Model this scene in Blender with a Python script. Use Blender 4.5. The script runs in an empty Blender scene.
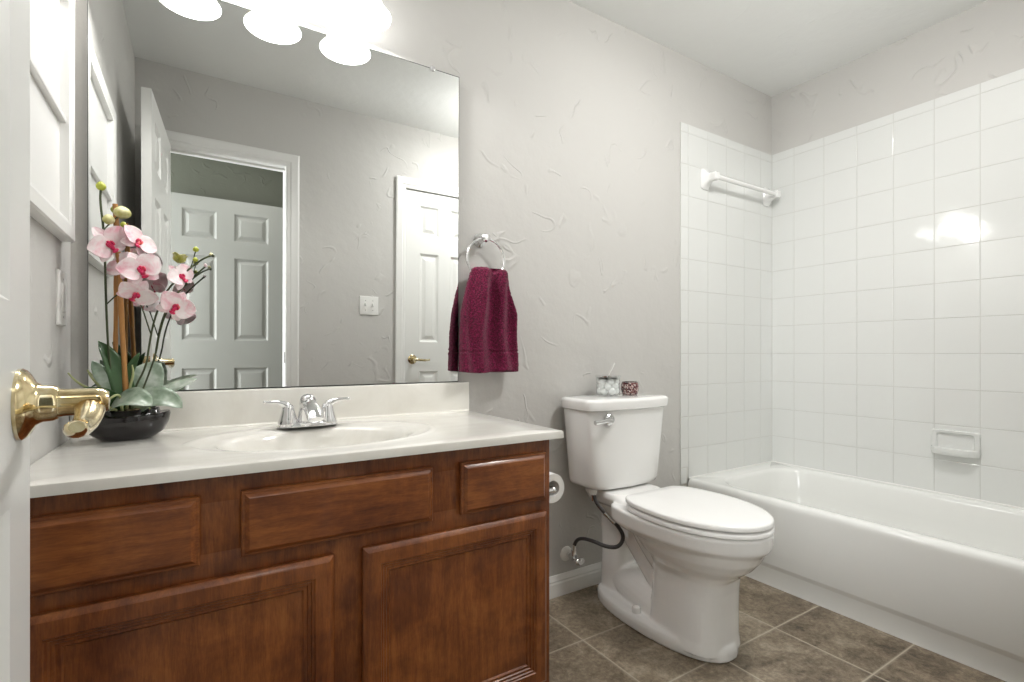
import bpy, bmesh, math, random
from mathutils import Vector, Matrix, noise
PI = math.pi
sc = bpy.context.scene
COL = sc.collection

# ---------------------------------------------------------------- camera
cam_d = bpy.data.cameras.new('camera'); cam = bpy.data.objects.new('camera', cam_d); COL.objects.link(cam)
cam.location = (0.0, -1.6295, 0.9822)
cam.rotation_euler = (PI/2, 0, -0.5606)
cam_d.sensor_width = 36.0; cam_d.lens = 501.4/1024*36.0
cam_d.shift_y = 12.55/1024; cam_d.clip_start = 0.01
sc.camera = cam

# ---------------------------------------------------------------- world, lights, exposure
world = bpy.data.worlds.new('world'); sc.world = world; world.use_nodes = True
world.node_tree.nodes['Background'].inputs[0].default_value = (0.9, 0.95, 1.0, 1)
world.node_tree.nodes['Background'].inputs[1].default_value = 1.0
sc.view_settings.view_transform = 'Standard'; sc.view_settings.look = 'None'
sc.view_settings.gamma = 1.0; sc.view_settings.use_curve_mapping = False
sc.view_settings.exposure = 0.46
try:
    sc.cycles.max_bounces = 14; sc.cycles.diffuse_bounces = 8; sc.cycles.glossy_bounces = 8
    sc.cycles.transmission_bounces = 8; sc.cycles.sample_clamp_indirect = 6.0
    sc.cycles.use_denoising = True; sc.cycles.caustics_reflective = False; sc.cycles.caustics_refractive = False
except Exception: pass
VANITY_W, HALL_FILL_W, BATH_FILL_W, WINDOW_FILL_W = 5.0, 2.0, 12.0, 56.0  # hall, bath and window powers feed added, unseen sources
def lamp(name, kind, loc, energy, color, size, rot=(0,0,0)):
    d = bpy.data.lights.new(name, kind); d.energy = energy; d.color = color
    if kind == 'AREA': d.shape = 'DISK'; d.size = size
    else: d.shadow_soft_size = size
    o = bpy.data.objects.new(name, d); COL.objects.link(o); o.location = loc; o.rotation_euler = rot
    return o
lamp('added_hall_ceiling_fill', 'AREA', (0.35, -2.05, 2.33), HALL_FILL_W, (1.0, .97, .92), .30)  # added unseen hall lamp, brightens the fronts facing the doorway
lamp('added_bath_ceiling_fill', 'POINT', (1.58, -1.00, 2.33), BATH_FILL_W, (1.0, .985, .965), .05)  # added unseen lamp to brighten ceiling and room
lamp('added_bath_ceiling_fill_down', 'AREA', (1.58, -1.00, 2.372), BATH_FILL_W*.70, (1.0, .985, .965), .34)  # downward half of the added bathroom fill
_w = lamp('added_hall_window_fill', 'AREA', (-1.17, -2.10, 1.25), WINDOW_FILL_W, (.97, .985, 1.0), .8, (0, -PI/2, 0))  # added daylight panel, sends low light through the doorway onto the tub apron
_w.data.shape = 'RECTANGLE'; _w.data.size = 1.9; _w.data.size_y = .78
for _x in (-0.02, 0.20, 0.42):
    lamp('vanity_bulb', 'POINT', (_x, -0.125, 2.002), VANITY_W, (1.0, .98, .95), .012)

# ---------------------------------------------------------------- helpers
ORG = {}
def tag(o, label=None, cat=None, group=None, kind=None):
    if label: o['label'] = label
    if cat: o['category'] = cat
    if group: o['group'] = group
    if kind: o['kind'] = kind
    return o
def thing(name, label, cat, loc=(0,0,0), group=None, rotz=0.0):
    o = bpy.data.objects.new(name, None); COL.objects.link(o); o.location = loc
    o.rotation_euler = (0,0,rotz); o.empty_display_size = .05
    ORG[o.name] = Vector(loc) if rotz == 0 else Vector((0,0,0))
    return tag(o, label, cat, group)
def obj(name, bm, mat, parent=None, angle=35, origin=None, smooth=True, recalc=True):
    if recalc: bmesh.ops.recalc_face_normals(bm, faces=bm.faces)
    o0 = ORG[parent.name] if parent is not None else (Vector(origin) if origin is not None else Vector((0,0,0)))
    bmesh.ops.translate(bm, verts=bm.verts, vec=-o0)
    me = bpy.data.meshes.new(name); bm.to_mesh(me); bm.free()
    for p in me.polygons: p.use_smooth = smooth
    if smooth: me.set_sharp_from_angle(angle=math.radians(angle))
    for m in (mat if isinstance(mat, (list, tuple)) else [mat]): me.materials.append(m)
    o = bpy.data.objects.new(name, me); COL.objects.link(o)
    if parent is not None: o.parent = parent
    else: o.location = o0
    ORG[o.name] = o0
    return o
def struct(name, bm, mat, label=None, parent=None, **k):
    o = obj(name, bm, mat, parent, **k); o['kind'] = 'structure'
    if label: o['label'] = label
    return o
def B(): return bmesh.new()
def box(bm, a, b, bev=0.0, seg=2, mi=0):
    x0,x1 = sorted((a[0],b[0])); y0,y1 = sorted((a[1],b[1])); z0,z1 = sorted((a[2],b[2]))
    vs = [bm.verts.new(p) for p in ((x0,y0,z0),(x1,y0,z0),(x1,y1,z0),(x0,y1,z0),(x0,y0,z1),(x1,y0,z1),(x1,y1,z1),(x0,y1,z1))]
    fs = [bm.faces.new([vs[i] for i in f]) for f in ((0,3,2,1),(4,5,6,7),(0,1,5,4),(1,2,6,5),(2,3,7,6),(3,0,4,7))]
    for f in fs: f.material_index = mi
    if bev > 0:
        es = list({e for f in fs for e in f.edges})
        bmesh.ops.bevel(bm, geom=es, offset=bev, segments=seg, profile=.5, affect='EDGES')
    return bm
def frame_of(d):
    d = d.normalized(); up = Vector((0,0,1)) if abs(d.z) < .95 else Vector((1,0,0))
    a = d.cross(up).normalized(); b = d.cross(a).normalized()
    return a, b
def rings(bm, rs, cap=True, closed=True, loop=False, mi=0):
    """loft a list of rings of points"""
    V = [[bm.verts.new(p) for p in r] for r in rs]
    n = len(V[0]); pairs = list(zip(V, V[1:])) + ([(V[-1], V[0])] if loop else [])
    for r0, r1 in pairs:
        for i in range(n if closed else n-1):
            j = (i+1) % n
            f = bm.faces.new((r0[i], r0[j], r1[j], r1[i])); f.material_index = mi
    if cap and not loop and closed:
        f = bm.faces.new(list(reversed(V[0]))); f.material_index = mi
        f = bm.faces.new(V[-1]); f.material_index = mi
    return V
def tube(bm, pts, r, n=12, cap=True, smoothpath=0, loop=False, mi=0, flat=None):
    P = [Vector(p) for p in pts]; R = list(r) if isinstance(r, (list, tuple)) else [r]*len(P)
    for _ in range(smoothpath):
        NP, NR = [], []
        m = len(P)
        for i in range(m if loop else m-1):
            a, b = P[i], P[(i+1) % m]; ra, rb = R[i], R[(i+1) % m]
            NP += [a*.75+b*.25, a*.25+b*.75]; NR += [ra*.75+rb*.25, ra*.25+rb*.75]
        if not loop: NP = [P[0]]+NP+[P[-1]]; NR = [R[0]]+NR+[R[-1]]
        P, R = NP, NR
    m = len(P); rs = []; pa = None
    for i in range(m):
        if loop: d = P[(i+1) % m]-P[i-1]
        else: d = P[min(i+1, m-1)]-P[max(i-1, 0)]
        d.normalize()
        if pa is None: a, b = frame_of(d)
        else:
            a = (pa - d*pa.dot(d)); a.normalize(); b = d.cross(a).normalized()
        pa = a
        fa, fb = (1, 1) if flat is None else flat
        rs.append([P[i]+a*(R[i]*fa*math.cos(2*PI*k/n))+b*(R[i]*fb*math.sin(2*PI*k/n)) for k in range(n)])
    return rings(bm, rs, cap=cap, loop=loop, mi=mi)
def lathe(bm, c, prof, n=32, axis='Z', cap=True, sx=1, sy=1, mi=0):
    """prof: (radius, height) pairs from c along axis"""
    c = Vector(c); rs = []
    for r, h in prof:
        ring = []
        for k in range(n):
            t = 2*PI*k/n; u, v = r*math.cos(t)*sx, r*math.sin(t)*sy
            if axis == 'Z': p = Vector((u, v, h))
            elif axis == 'X': p = Vector((h, u, v))
            else: p = Vector((u, h, v))
            ring.append(c+p)
        rs.append(ring)
    return rings(bm, rs, cap=cap, mi=mi)
def ball(bm, c, r, sx=1, sy=1, sz=1, sub=2, rot=None, mi=0):
    g = bmesh.ops.create_icosphere(bm, subdivisions=sub, radius=r)
    M = Matrix.Translation(c) @ (rot.to_4x4() if rot else Matrix.Identity(4)) @ Matrix.Diagonal((sx, sy, sz, 1))
    bmesh.ops.transform(bm, matrix=M, verts=g['verts'])
    for v in g['verts']:
        for f in v.link_faces: f.material_index = mi
    return g['verts']
def rect_rings(bm, x0, x1, z0, z1, prof, fn, cap=True, mi=0):
    """nested rectangles: prof = (inset, depth); fn(u, v, depth) gives the point"""
    rs = []
    for ins, dep in prof:
        rs.append([fn(x0+ins, z0+ins, dep), fn(x1-ins, z0+ins, dep), fn(x1-ins, z1-ins, dep), fn(x0+ins, z1-ins, dep)])
    V = [[bm.verts.new(p) for p in r] for r in rs]
    for r0, r1 in zip(V, V[1:]):
        for i in range(4):
            j = (i+1) % 4; f = bm.faces.new((r0[i], r0[j], r1[j], r1[i])); f.material_index = mi
    if cap: bm.faces.new(V[-1]).material_index = mi
    return V
def sup(t, a, b, n=2.0):
    c, s = math.cos(t), math.sin(t)
    return (a*math.copysign(abs(c)**(2/n), c), b*math.copysign(abs(s)**(2/n), s))

# ---------------------------------------------------------------- materials
def mat(name, color=(.8,.8,.8), rough=.5, metal=0.0, spec=.5, coat=0.0, emit=None, estr=0.0, trans=0.0, ior=1.45, sheen=0.0, sss=0.0):
    m = bpy.data.materials.new(name); m.use_nodes = True
    p = m.node_tree.nodes['Principled BSDF']
    p.inputs['Base Color'].default_value = (*color, 1); p.inputs['Roughness'].default_value = rough
    p.inputs['Metallic'].default_value = metal; p.inputs['Specular IOR Level'].default_value = spec
    p.inputs['Coat Weight'].default_value = coat; p.inputs['Coat Roughness'].default_value = .08
    p.inputs['Transmission Weight'].default_value = trans; p.inputs['IOR'].default_value = ior
    p.inputs['Sheen Weight'].default_value = sheen
    if emit: p.inputs['Emission Color'].default_value = (*emit, 1); p.inputs['Emission Strength'].default_value = estr
    return m
def nd(m, t, **k):
    n = m.node_tree.nodes.new(t)
    for a, v in k.items():
        if a in ('operation', 'data_type', 'blend_type', 'feature', 'interpolation_type', 'noise_type'): setattr(n, a, v)
        else: n.inputs[a].default_value = v
    return n
def lk(m, a, b): m.node_tree.links.new(a, b)
def bs(m): return m.node_tree.nodes['Principled BSDF']
def tc(m, out='Object'): return nd(m, 'ShaderNodeTexCoord').outputs[out]
def mth(m, op, a, b=None, clamp=False):
    n = nd(m, 'ShaderNodeMath', operation=op); n.use_clamp = clamp
    for i, v in enumerate((a, b)):
        if v is None: continue
        if isinstance(v, (int, float)): n.inputs[i].default_value = v
        else: lk(m, v, n.inputs[i])
    return n.outputs[0]
def ramp(m, fac, stops):
    n = nd(m, 'ShaderNodeValToRGB'); e = n.color_ramp.elements
    while len(e) < len(stops): e.new(.5)
    for i, (p, c) in enumerate(stops): e[i].position = p; e[i].color = (*c, 1) if len(c) == 3 else c
    lk(m, fac, n.inputs[0]); return n.outputs[0]
def bump(m, h, strength, dist, prev=None):
    n = nd(m, 'ShaderNodeBump'); n.inputs['Strength'].default_value = strength; n.inputs['Distance'].default_value = dist
    lk(m, h, n.inputs['Height'])
    if prev is not None: lk(m, prev, n.inputs['Normal'])
    return n.outputs[0]
def noisetex(m, vec, scale, detail=3, rough=.5, dist=0.0):
    n = nd(m, 'ShaderNodeTexNoise', Scale=scale, Detail=detail, Roughness=rough, Distortion=dist); lk(m, vec, n.inputs['Vector']); return n.outputs['Fac']
def mapping(m, vec, scale=(1,1,1), loc=(0,0,0), rot=(0,0,0)):
    n = nd(m, 'ShaderNodeMapping'); n.inputs['Scale'].default_value = scale; n.inputs['Location'].default_value = loc
    n.inputs['Rotation'].default_value = rot; lk(m, vec, n.inputs['Vector']); return n.outputs[0]

def wall_paint(name, color, trowel=1.0):
    m = mat(name, color, .62, spec=.3); v = tc(m)
    fine = noisetex(m, v, 130, 3, .6)
    roll = noisetex(m, v, 9, 3, .55)
    # trowel ridges: thin level-set lines of a distorted noise, masked into separate strokes
    n1 = noisetex(m, v, 4.4, 1.0, .5, .6)
    d = mth(m, 'ABSOLUTE', mth(m, 'SUBTRACT', n1, .5))
    line = ramp(m, d, [(0.0, (1,1,1)), (0.012, (.6,.6,.6)), (0.026, (0,0,0))])
    n2 = noisetex(m, mapping(m, v, loc=(3.1, 7.7, 1.3)), 9.0, 1, .5)
    msk = ramp(m, n2, [(.60, (0,0,0)), (.67, (1,1,1))])
    stroke = mth(m, 'MULTIPLY', line, msk)
    n3 = noisetex(m, mapping(m, v, loc=(9.1, 2.7, 5.3)), 6.1, 1.0, .5, .8)
    d3 = mth(m, 'ABSOLUTE', mth(m, 'SUBTRACT', n3, .47))
    l3 = ramp(m, d3, [(0.0, (1,1,1)), (0.010, (.6,.6,.6)), (0.022, (0,0,0))])
    n4 = noisetex(m, mapping(m, v, loc=(1.1, 4.7, 8.3)), 6.5, 1, .5)
    stroke2 = mth(m, 'MULTIPLY', l3, ramp(m, n4, [(.60, (0,0,0)), (.67, (1,1,1))]))
    b = bump(m, fine, .10, .004); b = bump(m, roll, .30, .012, b)
    b = bump(m, mth(m, 'MAXIMUM', stroke, stroke2), .50*trowel, .006, b)
    lk(m, b, bs(m).inputs['Normal']); return m

def wood(name, axis):
    m = mat(name, (.2,.07,.03), .36, spec=.45, coat=.18); v = tc(m)
    s = (2.6, 24, 24) if axis == 'X' else (24, 24, 2.6)
    g = noisetex(m, mapping(m, v, scale=s), 2.0, 7, .68, .5)
    g2 = noisetex(m, mapping(m, v, scale=tuple(k*6 for k in s)), 3.0, 3, .6)
    blot = noisetex(m, v, 8.0, 5, .65, .5)
    f = mth(m, 'ADD', mth(m, 'MULTIPLY', g, .40), mth(m, 'ADD', mth(m, 'MULTIPLY', g2, .16), mth(m, 'MULTIPLY', blot, .44)))
    c = ramp(m, f, [(.34, (.070,.018,.0050)), (.46, (.165,.046,.0115)), (.56, (.265,.085,.0205)), (.70, (.42,.160,.042))])
    lk(m, c, bs(m).inputs['Base Color'])
    lk(m, bump(m, g2, .06, .001), bs(m).inputs['Normal'])
    return m

M = {}
M['wall'] = wall_paint('wall_paint', (.550,.541,.521))
M['wall_hall'] = wall_paint('hall_wall_paint_dimmed', (.095,.10,.078))  # darkness of the unlit hall put into the wall colour
M['ceiling'] = wall_paint('ceiling_paint', (.80,.81,.80), .25)
M['trim'] = mat('white_trim_paint', (.80,.80,.785), .32)
M['door_hall_dimmed'] = mat('hall_door_paint_dimmed', (.28,.285,.262), .45)  # darkened so the door stays dim under the added window light
M['door'] = mat('door_paint', (.78,.785,.765), .34)
_m = M['door']; _g = noisetex(_m, mapping(_m, tc(_m), scale=(60, 60, 5)), 2.5, 4, .6)
lk(_m, bump(_m, _g, .08, .002), bs(_m).inputs['Normal'])
M['porcelain'] = mat('white_porcelain', (.83,.83,.82), .09, coat=.4)
M['seat'] = mat('toilet_seat_plastic', (.86,.86,.85), .22)
M['tub'] = mat('tub_enamel', (.78,.785,.765), .16, coat=.2)
M['marble'] = mat('cultured_marble', (.80,.775,.70), .14, coat=.3)
_m = M['marble']; _v = tc(_m)
_n = noisetex(_m, mapping(_m, _v, scale=(1.0, 2.6, 1)), 3.2, 5, .6, 1.6)
lk(_m, ramp(_m, _n, [(.35, (.73,.71,.66)), (.52, (.79,.775,.73)), (.68, (.83,.82,.78))]), bs(_m).inputs['Base Color'])
M['wood_h'] = wood('stained_wood_horizontal', 'X')
M['wood_v'] = wood('stained_wood_vertical', 'Z')
M['chrome'] = mat('chrome', (.82,.82,.83), .06, metal=1)
M['chrome_sat'] = mat('worn_chrome', (.62,.61,.60), .22, metal=1)
M['brass'] = mat('brass', (.80,.62,.30), .13, metal=1)
_m = M['brass']; _n = noisetex(_m, tc(_m), 28, 3, .5, 1.0)
lk(_m, ramp(_m, _n, [(.3, (.48,.34,.15)), (.5, (.80,.68,.42)), (.7, (.93,.87,.68))]), bs(_m).inputs['Base Color'])
M['mirror'] = mat('mirror_silver', (.80,.812,.80), .0, metal=1)
M['mirror_edge'] = mat('mirror_edge', (.03,.035,.03), .9, spec=0)
M['plastic'] = mat('white_plastic', (.80,.80,.78), .3)
M['clear_plastic'] = mat('clear_plastic', (.9,.9,.9), .12, trans=.7)
M['rubber'] = mat('dark_hose', (.035,.03,.03), .35)
M['shade'] = mat('frosted_glass_shade', (.6,.6,.6), .3, emit=(1,.99,.97), estr=4.6)
M['bulb'] = mat('lit_bulb', (1,1,1), .3, emit=(1,.99,.96), estr=14)
M['added_diffuser'] = mat('added_lit_diffuser', (1,1,1), .3, emit=(1,.98,.94), estr=3)  # glow for the two added ceiling fixtures
M['bamboo'] = mat('bamboo', (.42,.20,.06), .42)
M['stem'] = mat('orchid_stem', (.045,.06,.022), .5)
M['leaf'] = mat('orchid_leaf', (.03,.085,.022), .28, coat=.3)
M['leaf_pale'] = mat('orchid_leaf_pale', (.20,.29,.20), .30, coat=.4)
_m = M['leaf_pale']; _n = noisetex(_m, tc(_m), 22, 3, .6)
lk(_m, ramp(_m, _n, [(.3, (.13,.20,.13)), (.5, (.32,.40,.31)), (.68, (.58,.64,.58))]), bs(_m).inputs['Base Color'])
M['bud'] = mat('orchid_bud', (.42,.46,.06), .4)
M['bud_open'] = mat('opening_orchid_bud', (.62,.58,.24), .45)
_m = M['bud_open']; _n = noisetex(_m, tc(_m), 40, 2, .6)
lk(_m, ramp(_m, _n, [(.35, (.42,.42,.08)), (.55, (.66,.62,.34)), (.75, (.80,.72,.55))]), bs(_m).inputs['Base Color'])
M['petal'] = mat('orchid_petal', (.85,.62,.66), .5, sheen=.1)
_m = M['petal']; _n = noisetex(_m, tc(_m), 34, 4, .65, .4)
lk(_m, ramp(_m, _n, [(.30, (.76,.36,.44)), (.43, (.84,.62,.66)), (.55, (.87,.77,.78)), (.75, (.90,.86,.85))]), bs(_m).inputs['Base Color'])
M['lip'] = mat('orchid_lip', (.62,.02,.10), .4)
_m = M['lip']; _n = noisetex(_m, tc(_m), 60, 2, .5)
lk(_m, ramp(_m, _n, [(.35, (.42,.005,.05)), (.6, (.68,.03,.13)), (.8, (.80,.28,.12))]), bs(_m).inputs['Base Color'])
M['pot'] = mat('black_glazed_pot', (.007,.004,.005), .14, coat=.5)
M['moss'] = mat('potting_moss', (.10,.075,.035), .9)
M['root'] = mat('air_root', (.42,.45,.22), .5)
M['cotton'] = mat('cotton', (.93,.93,.92), .9)
M['glass'] = mat('clear_glass', (.97,.98,.98), .0)
_m = M['glass']; _t = _m.node_tree; _tr = nd(_m, 'ShaderNodeBsdfTransparent'); _gl = nd(_m, 'ShaderNodeBsdfGlossy'); _gl.inputs['Roughness'].default_value = .02
_tr.inputs[0].default_value = (.98,.99,.99,1); _lw = nd(_m, 'ShaderNodeLayerWeight'); _lw.inputs[0].default_value = .35; _mx = nd(_m, 'ShaderNodeMixShader')
lk(_m, mth(_m, 'MULTIPLY', _lw.outputs['Facing'], .35), _mx.inputs[0]); lk(_m, _tr.outputs[0], _mx.inputs[1]); lk(_m, _gl.outputs[0], _mx.inputs[2])
lk(_m, _mx.outputs[0], [n for n in _t.nodes if n.type == 'OUTPUT_MATERIAL'][0].inputs[0])
M['paper'] = mat('tissue_paper', (.84,.83,.81), .9)
M['tile'] = mat('white_wall_tile', (.70,.71,.695), .07, coat=.3)
_m = M['tile']; _n = noisetex(_m, tc(_m), 11, 2, .5)
lk(_m, bump(_m, _n, .22, .006), bs(_m).inputs['Normal'])
M['grout'] = mat('wall_grout', (.58,.58,.555), .8)
M['caulk'] = mat('white_caulk', (.80,.80,.78), .5)
# towel: terry loops
M['towel'] = mat('burgundy_terry', (.20,.006,.055), .95, sheen=.12)
_m = M['towel']; _v = tc(_m)
_n = noisetex(_m, _v, 260, 2, .7); _n2 = noisetex(_m, _v, 35, 3, .6)
lk(_m, ramp(_m, _n, [(.36, (.030,.0004,.008)), (.52, (.125,.001,.031)), (.72, (.34,.008,.09))]), bs(_m).inputs['Base Color'])
lk(_m, bump(_m, _n, .9, .004, bump(_m, _n2, .4, .004)), bs(_m).inputs['Normal'])
# mosaic votive
M['mosaic'] = mat('mosaic_glass', (.1,.03,.03), .15, coat=.5)
_m = M['mosaic']; _vo = nd(_m, 'ShaderNodeTexVoronoi', Scale=190.0); lk(_m, tc(_m), _vo.inputs['Vector'])
_sx = nd(_m, 'ShaderNodeSeparateColor'); lk(_m, _vo.outputs['Color'], _sx.inputs[0])
lk(_m, ramp(_m, _sx.outputs[0], [(.0, (.02,.008,.01)), (.35, (.10,.02,.03)), (.6, (.22,.10,.09)), (.85, (.55,.45,.42))]), bs(_m).inputs['Base Color'])

def floor_material():
    m = mat('slate_floor_tile', (.2,.17,.13), .42, spec=.4); v = tc(m)
    s = nd(m, 'ShaderNodeSeparateXYZ'); lk(m, v, s.inputs[0])
    def cell(c, x0, step):
        q = mth(m, 'DIVIDE', mth(m, 'SUBTRACT', c, x0), step)
        fr = mth(m, 'FRACT', q); return mth(m, 'MULTIPLY', mth(m, 'MINIMUM', fr, mth(m, 'SUBTRACT', 1.0, fr)), step), mth(m, 'FLOOR', q)
    dx, ix = cell(s.outputs[0], 1.12-3.16, .316); dy, iy = cell(s.outputs[1], -.303-3.07, .307)
    d = mth(m, 'MINIMUM', dx, dy)
    grout = ramp(m, d, [(0.0026, (1,1,1)), (0.0042, (0,0,0))])
    big = noisetex(m, v, 4.5, 6, .6, .8); sm = noisetex(m, v, 60, 6, .75); vein = noisetex(m, v, 14, 8, .8, 1.2)
    idv = nd(m, 'ShaderNodeCombineXYZ'); lk(m, ix, idv.inputs[0]); lk(m, iy, idv.inputs[1])
    wn = nd(m, 'ShaderNodeTexWhiteNoise'); lk(m, idv.outputs[0], wn.inputs[0])
    f = mth(m, 'ADD', mth(m, 'MULTIPLY', big, .36), mth(m, 'ADD', mth(m, 'MULTIPLY', sm, .30), mth(m, 'MULTIPLY', vein, .34)))
    f = mth(m, 'ADD', f, mth(m, 'MULTIPLY', mth(m, 'SUBTRACT', wn.outputs[0], .5), .05))
    c = ramp(m, f, [(.40, (.055,.041,.028)), (.465, (.140,.108,.074)), (.53, (.225,.182,.130)), (.61, (.37,.315,.24))])
    mx = nd(m, 'ShaderNodeMix', data_type='RGBA'); lk(m, grout, mx.inputs[0]); lk(m, c, mx.inputs[6]); mx.inputs[7].default_value = (.46,.41,.33,1)
    lk(m, mx.outputs[2], bs(m).inputs['Base Color'])
    rr = mth(m, 'ADD', mth(m, 'MULTIPLY', grout, .4), .38); lk(m, rr, bs(m).inputs['Roughness'])
    h = ramp(m, d, [(0.0018, (0,0,0)), (0.006, (1,1,1))])
    b = bump(m, f, .35, .006); b = bump(m, h, .6, .002, b); lk(m, b, bs(m).inputs['Normal'])
    return m
M['floor'] = floor_material()

# ================================================================ ROOM SHELL
XL, XR, YF, ZC = -0.265, 2.765, -1.545, 2.44
WT = .115
HY = -2.60                                   # far wall of the hall
def bx(*a, **k):
    bm = B(); box(bm, *a, **k); return bm
struct('floor', bx((-1.2, HY-.1, -.05), (2.9, .1, 0)), M['floor'], 'brown mottled slate-look floor tiles with pale grout')
struct('ceiling', bx((-1.2, HY-.1, ZC), (2.9, .1, ZC+.05)), M['ceiling'], 'smooth pale grey ceiling')
wb = struct('wall_back', bx((XL-.1, 0, 0), (XR+.1, .1, ZC)), M['wall'], 'light grey trowel-textured wall behind the vanity and toilet')
struct('wall_left', bx((XL-.1, YF-WT, 0), (XL, 0, ZC)), M['wall'], 'light grey textured wall beside the vanity')
wr = struct('wall_right', bx((XR, YF-WT, 0), (XR+.1, 0, ZC)), M['wall'], 'light grey wall above the tub tiles')
# front wall with the entry opening and the closet opening
OX0, OX1, OZ = -.150, .432, 2.032
CX0, CX1 = 1.150, 1.715
bm = B()
for x0, x1, z0, z1 in ((XL, OX0-.018, 0, ZC), (OX0-.018, OX1+.018, OZ+.018, ZC), (OX1+.018, CX0-.004, 0, ZC), (CX0-.004, CX1+.004, OZ+.018, ZC), (CX1+.004, XR, 0, ZC)):
    box(bm, (x0, YF-WT, z0), (x1, YF, z1))
bmesh.ops.remove_doubles(bm, verts=bm.verts, dist=.0005)
struct('wall_front', bm, M['wall'], 'light grey textured wall with the entry doorway, seen in the mirror')
# jamb lining of the entry
bm = B()
for a, b in (((OX0-.018, YF-WT, 0), (OX0, YF, OZ)), ((OX1, YF-WT, 0), (OX1+.018, YF, OZ)), ((OX0-.018, YF-WT, OZ), (OX1+.018, YF, OZ+.018))): box(bm, a, b)
box(bm, (OX0, YF-.065, OZ-.012), (OX1, YF-.045, OZ))
jamb = struct('trim_1', bm, M['trim'], 'white door jamb lining of the entry doorway')
bm = B(); box(bm, (OX1-.0015, YF-.034, .90), (OX1+.0005, YF-.006, .965), .0005)
obj('strike_plate', bm, M['chrome_sat'], jamb)
def casing(x0, x1, zt, y, w=.070, sgn=1):
    bm = B()
    # mitred profile swept round the opening: (distance out from opening, thickness)
    prof = [(.0, .0), (.0, .008), (.008, .011), (.020, .011), (.026, .015), (.050, .017), (.060, .019), (.067, .016), (w, .010), (w, .0)]
    path = []
    for d, t in prof:
        path.append([(x0-d, y+sgn*t, 0), (x0-d, y+sgn*t, zt+d), (x1+d, y+sgn*t, zt+d), (x1+d, y+sgn*t, 0)])
    V = [[bm.verts.new(p) for p in r] for r in path]
    for a, b in zip(V, V[1:]):
        for i in range(3): bm.faces.new((a[i], a[i+1], b[i+1], b[i]))
    return bm
struct('trim_2', casing(OX0-.004, OX1+.002, OZ+.002, YF), M['trim'], 'white moulded casing round the entry doorway', angle=20)
struct('trim_3', casing(CX0, CX1, OZ+.002, YF, .062), M['trim'], 'white moulded casing round the narrow closet door', angle=20)
# baseboards
def baseboard(x0, x1, y, sgn):
    bm = B()
    prof = [(0, 0), (.013, 0), (.013, .052), (.010, .058), (.011, .064), (.006, .076), (.004, .082), (0, .084)]
    rs = [[(x, y+sgn*t, z) for t, z in prof] for x in (x0, x1)]
    rings(bm, rs); return bm
struct('baseboard_back', baseboard(.815, 2.03, -.0005, -1), M['trim'], 'white moulded baseboard behind the toilet', angle=15)
struct('baseboard_front', baseboard(OX1+.075, CX0-.065, YF+.0005, 1), M['trim'], 'white moulded baseboard by the doorway', angle=15)
struct('baseboard_left', bx((XL, YF, 0), (XL+.012, -.56, .08), bev=.003), M['trim'], 'white baseboard behind the open door')
# hall shell
struct('wall_hall', bx((-1.2, HY-.1, 0), (2.9, HY, ZC)), M['wall_hall'], 'hallway wall above the hall door, its dimness put into grey-green paint')
bm = B()
for z0, z1 in ((0, .28), (2.22, ZC)): box(bm, (-1.2, HY, z0), (-1.1, YF-WT, z1))
for y0, y1 in ((HY, -2.51), (-1.69, YF-WT)): box(bm, (-1.2, y0, .28), (-1.1, y1, 2.22))
struct('wall_hall_left', bm, M['wall'])  # opening left for the added window
bm = B()
for a, b in (((-1.20, -2.51, .28), (-1.15, -2.47, 2.22)), ((-1.20, -1.73, .28), (-1.15, -1.69, 2.22)), ((-1.20, -2.47, .28), (-1.15, -1.73, .32)), ((-1.20, -2.47, 2.18), (-1.15, -1.73, 2.22)), ((-1.19, -2.47, 1.23), (-1.16, -1.73, 1.27))): box(bm, a, b, .003)
struct('added_window_1', bm, M['trim'], 'added white sash window at the unseen end of the hallway')  # frame added around the invented daylight source
struct('wall_hall_right', bx((1.8, HY, 0), (1.9, YF-WT, ZC)), M['wall'])
bm = B(); box(bm, (-1.1, YF-WT, 0), (XL-.1, YF-WT+.1, ZC)); struct('wall_hall_front', bm, M['wall'])

# ---- six panel doors
def panel_door(w, h, t, cols, rows):
    """slab with x 0..w, y 0..-t, panels sunk and raised on both faces"""
    bm = B()
    xs = sorted({0, w, *[c for p in cols for c in p]}); zs = sorted({0, h, *[c for p in rows for c in p]})
    prof = [(0, 0), (.006, -.006), (.013, -.0115), (.022, -.0115), (.042, -.002), (.048, -.0012)]
    for side in (0, 1):
        fn = (lambda u, v, d: (u, d, v)) if side == 0 else (lambda u, v, d: (u, -t-d, v))
        for xa, xb in zip(xs, xs[1:]):
            for za, zb in zip(zs, zs[1:]):
                if (xa, xb) in cols and (za, zb) in rows: rect_rings(bm, xa, xb, za, zb, prof, fn)
                else: bm.faces.new([bm.verts.new(fn(*p, 0)) for p in ((xa, za), (xb, za), (xb, zb), (xa, zb))])
    for a, b in (((0,0),(0,h)), ((0,h),(w,h)), ((w,h),(w,0)), ((w,0),(0,0))):
        bm.faces.new([bm.verts.new(p) for p in ((a[0],0,a[1]), (b[0],0,b[1]), (b[0],-t,b[1]), (a[0],-t,a[1]))])
    bmesh.ops.remove_doubles(bm, verts=bm.verts, dist=.0002)
    return bm
ROWS = [(.20, .825), (1.02, 1.61), (1.73, 1.925)]
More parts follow.
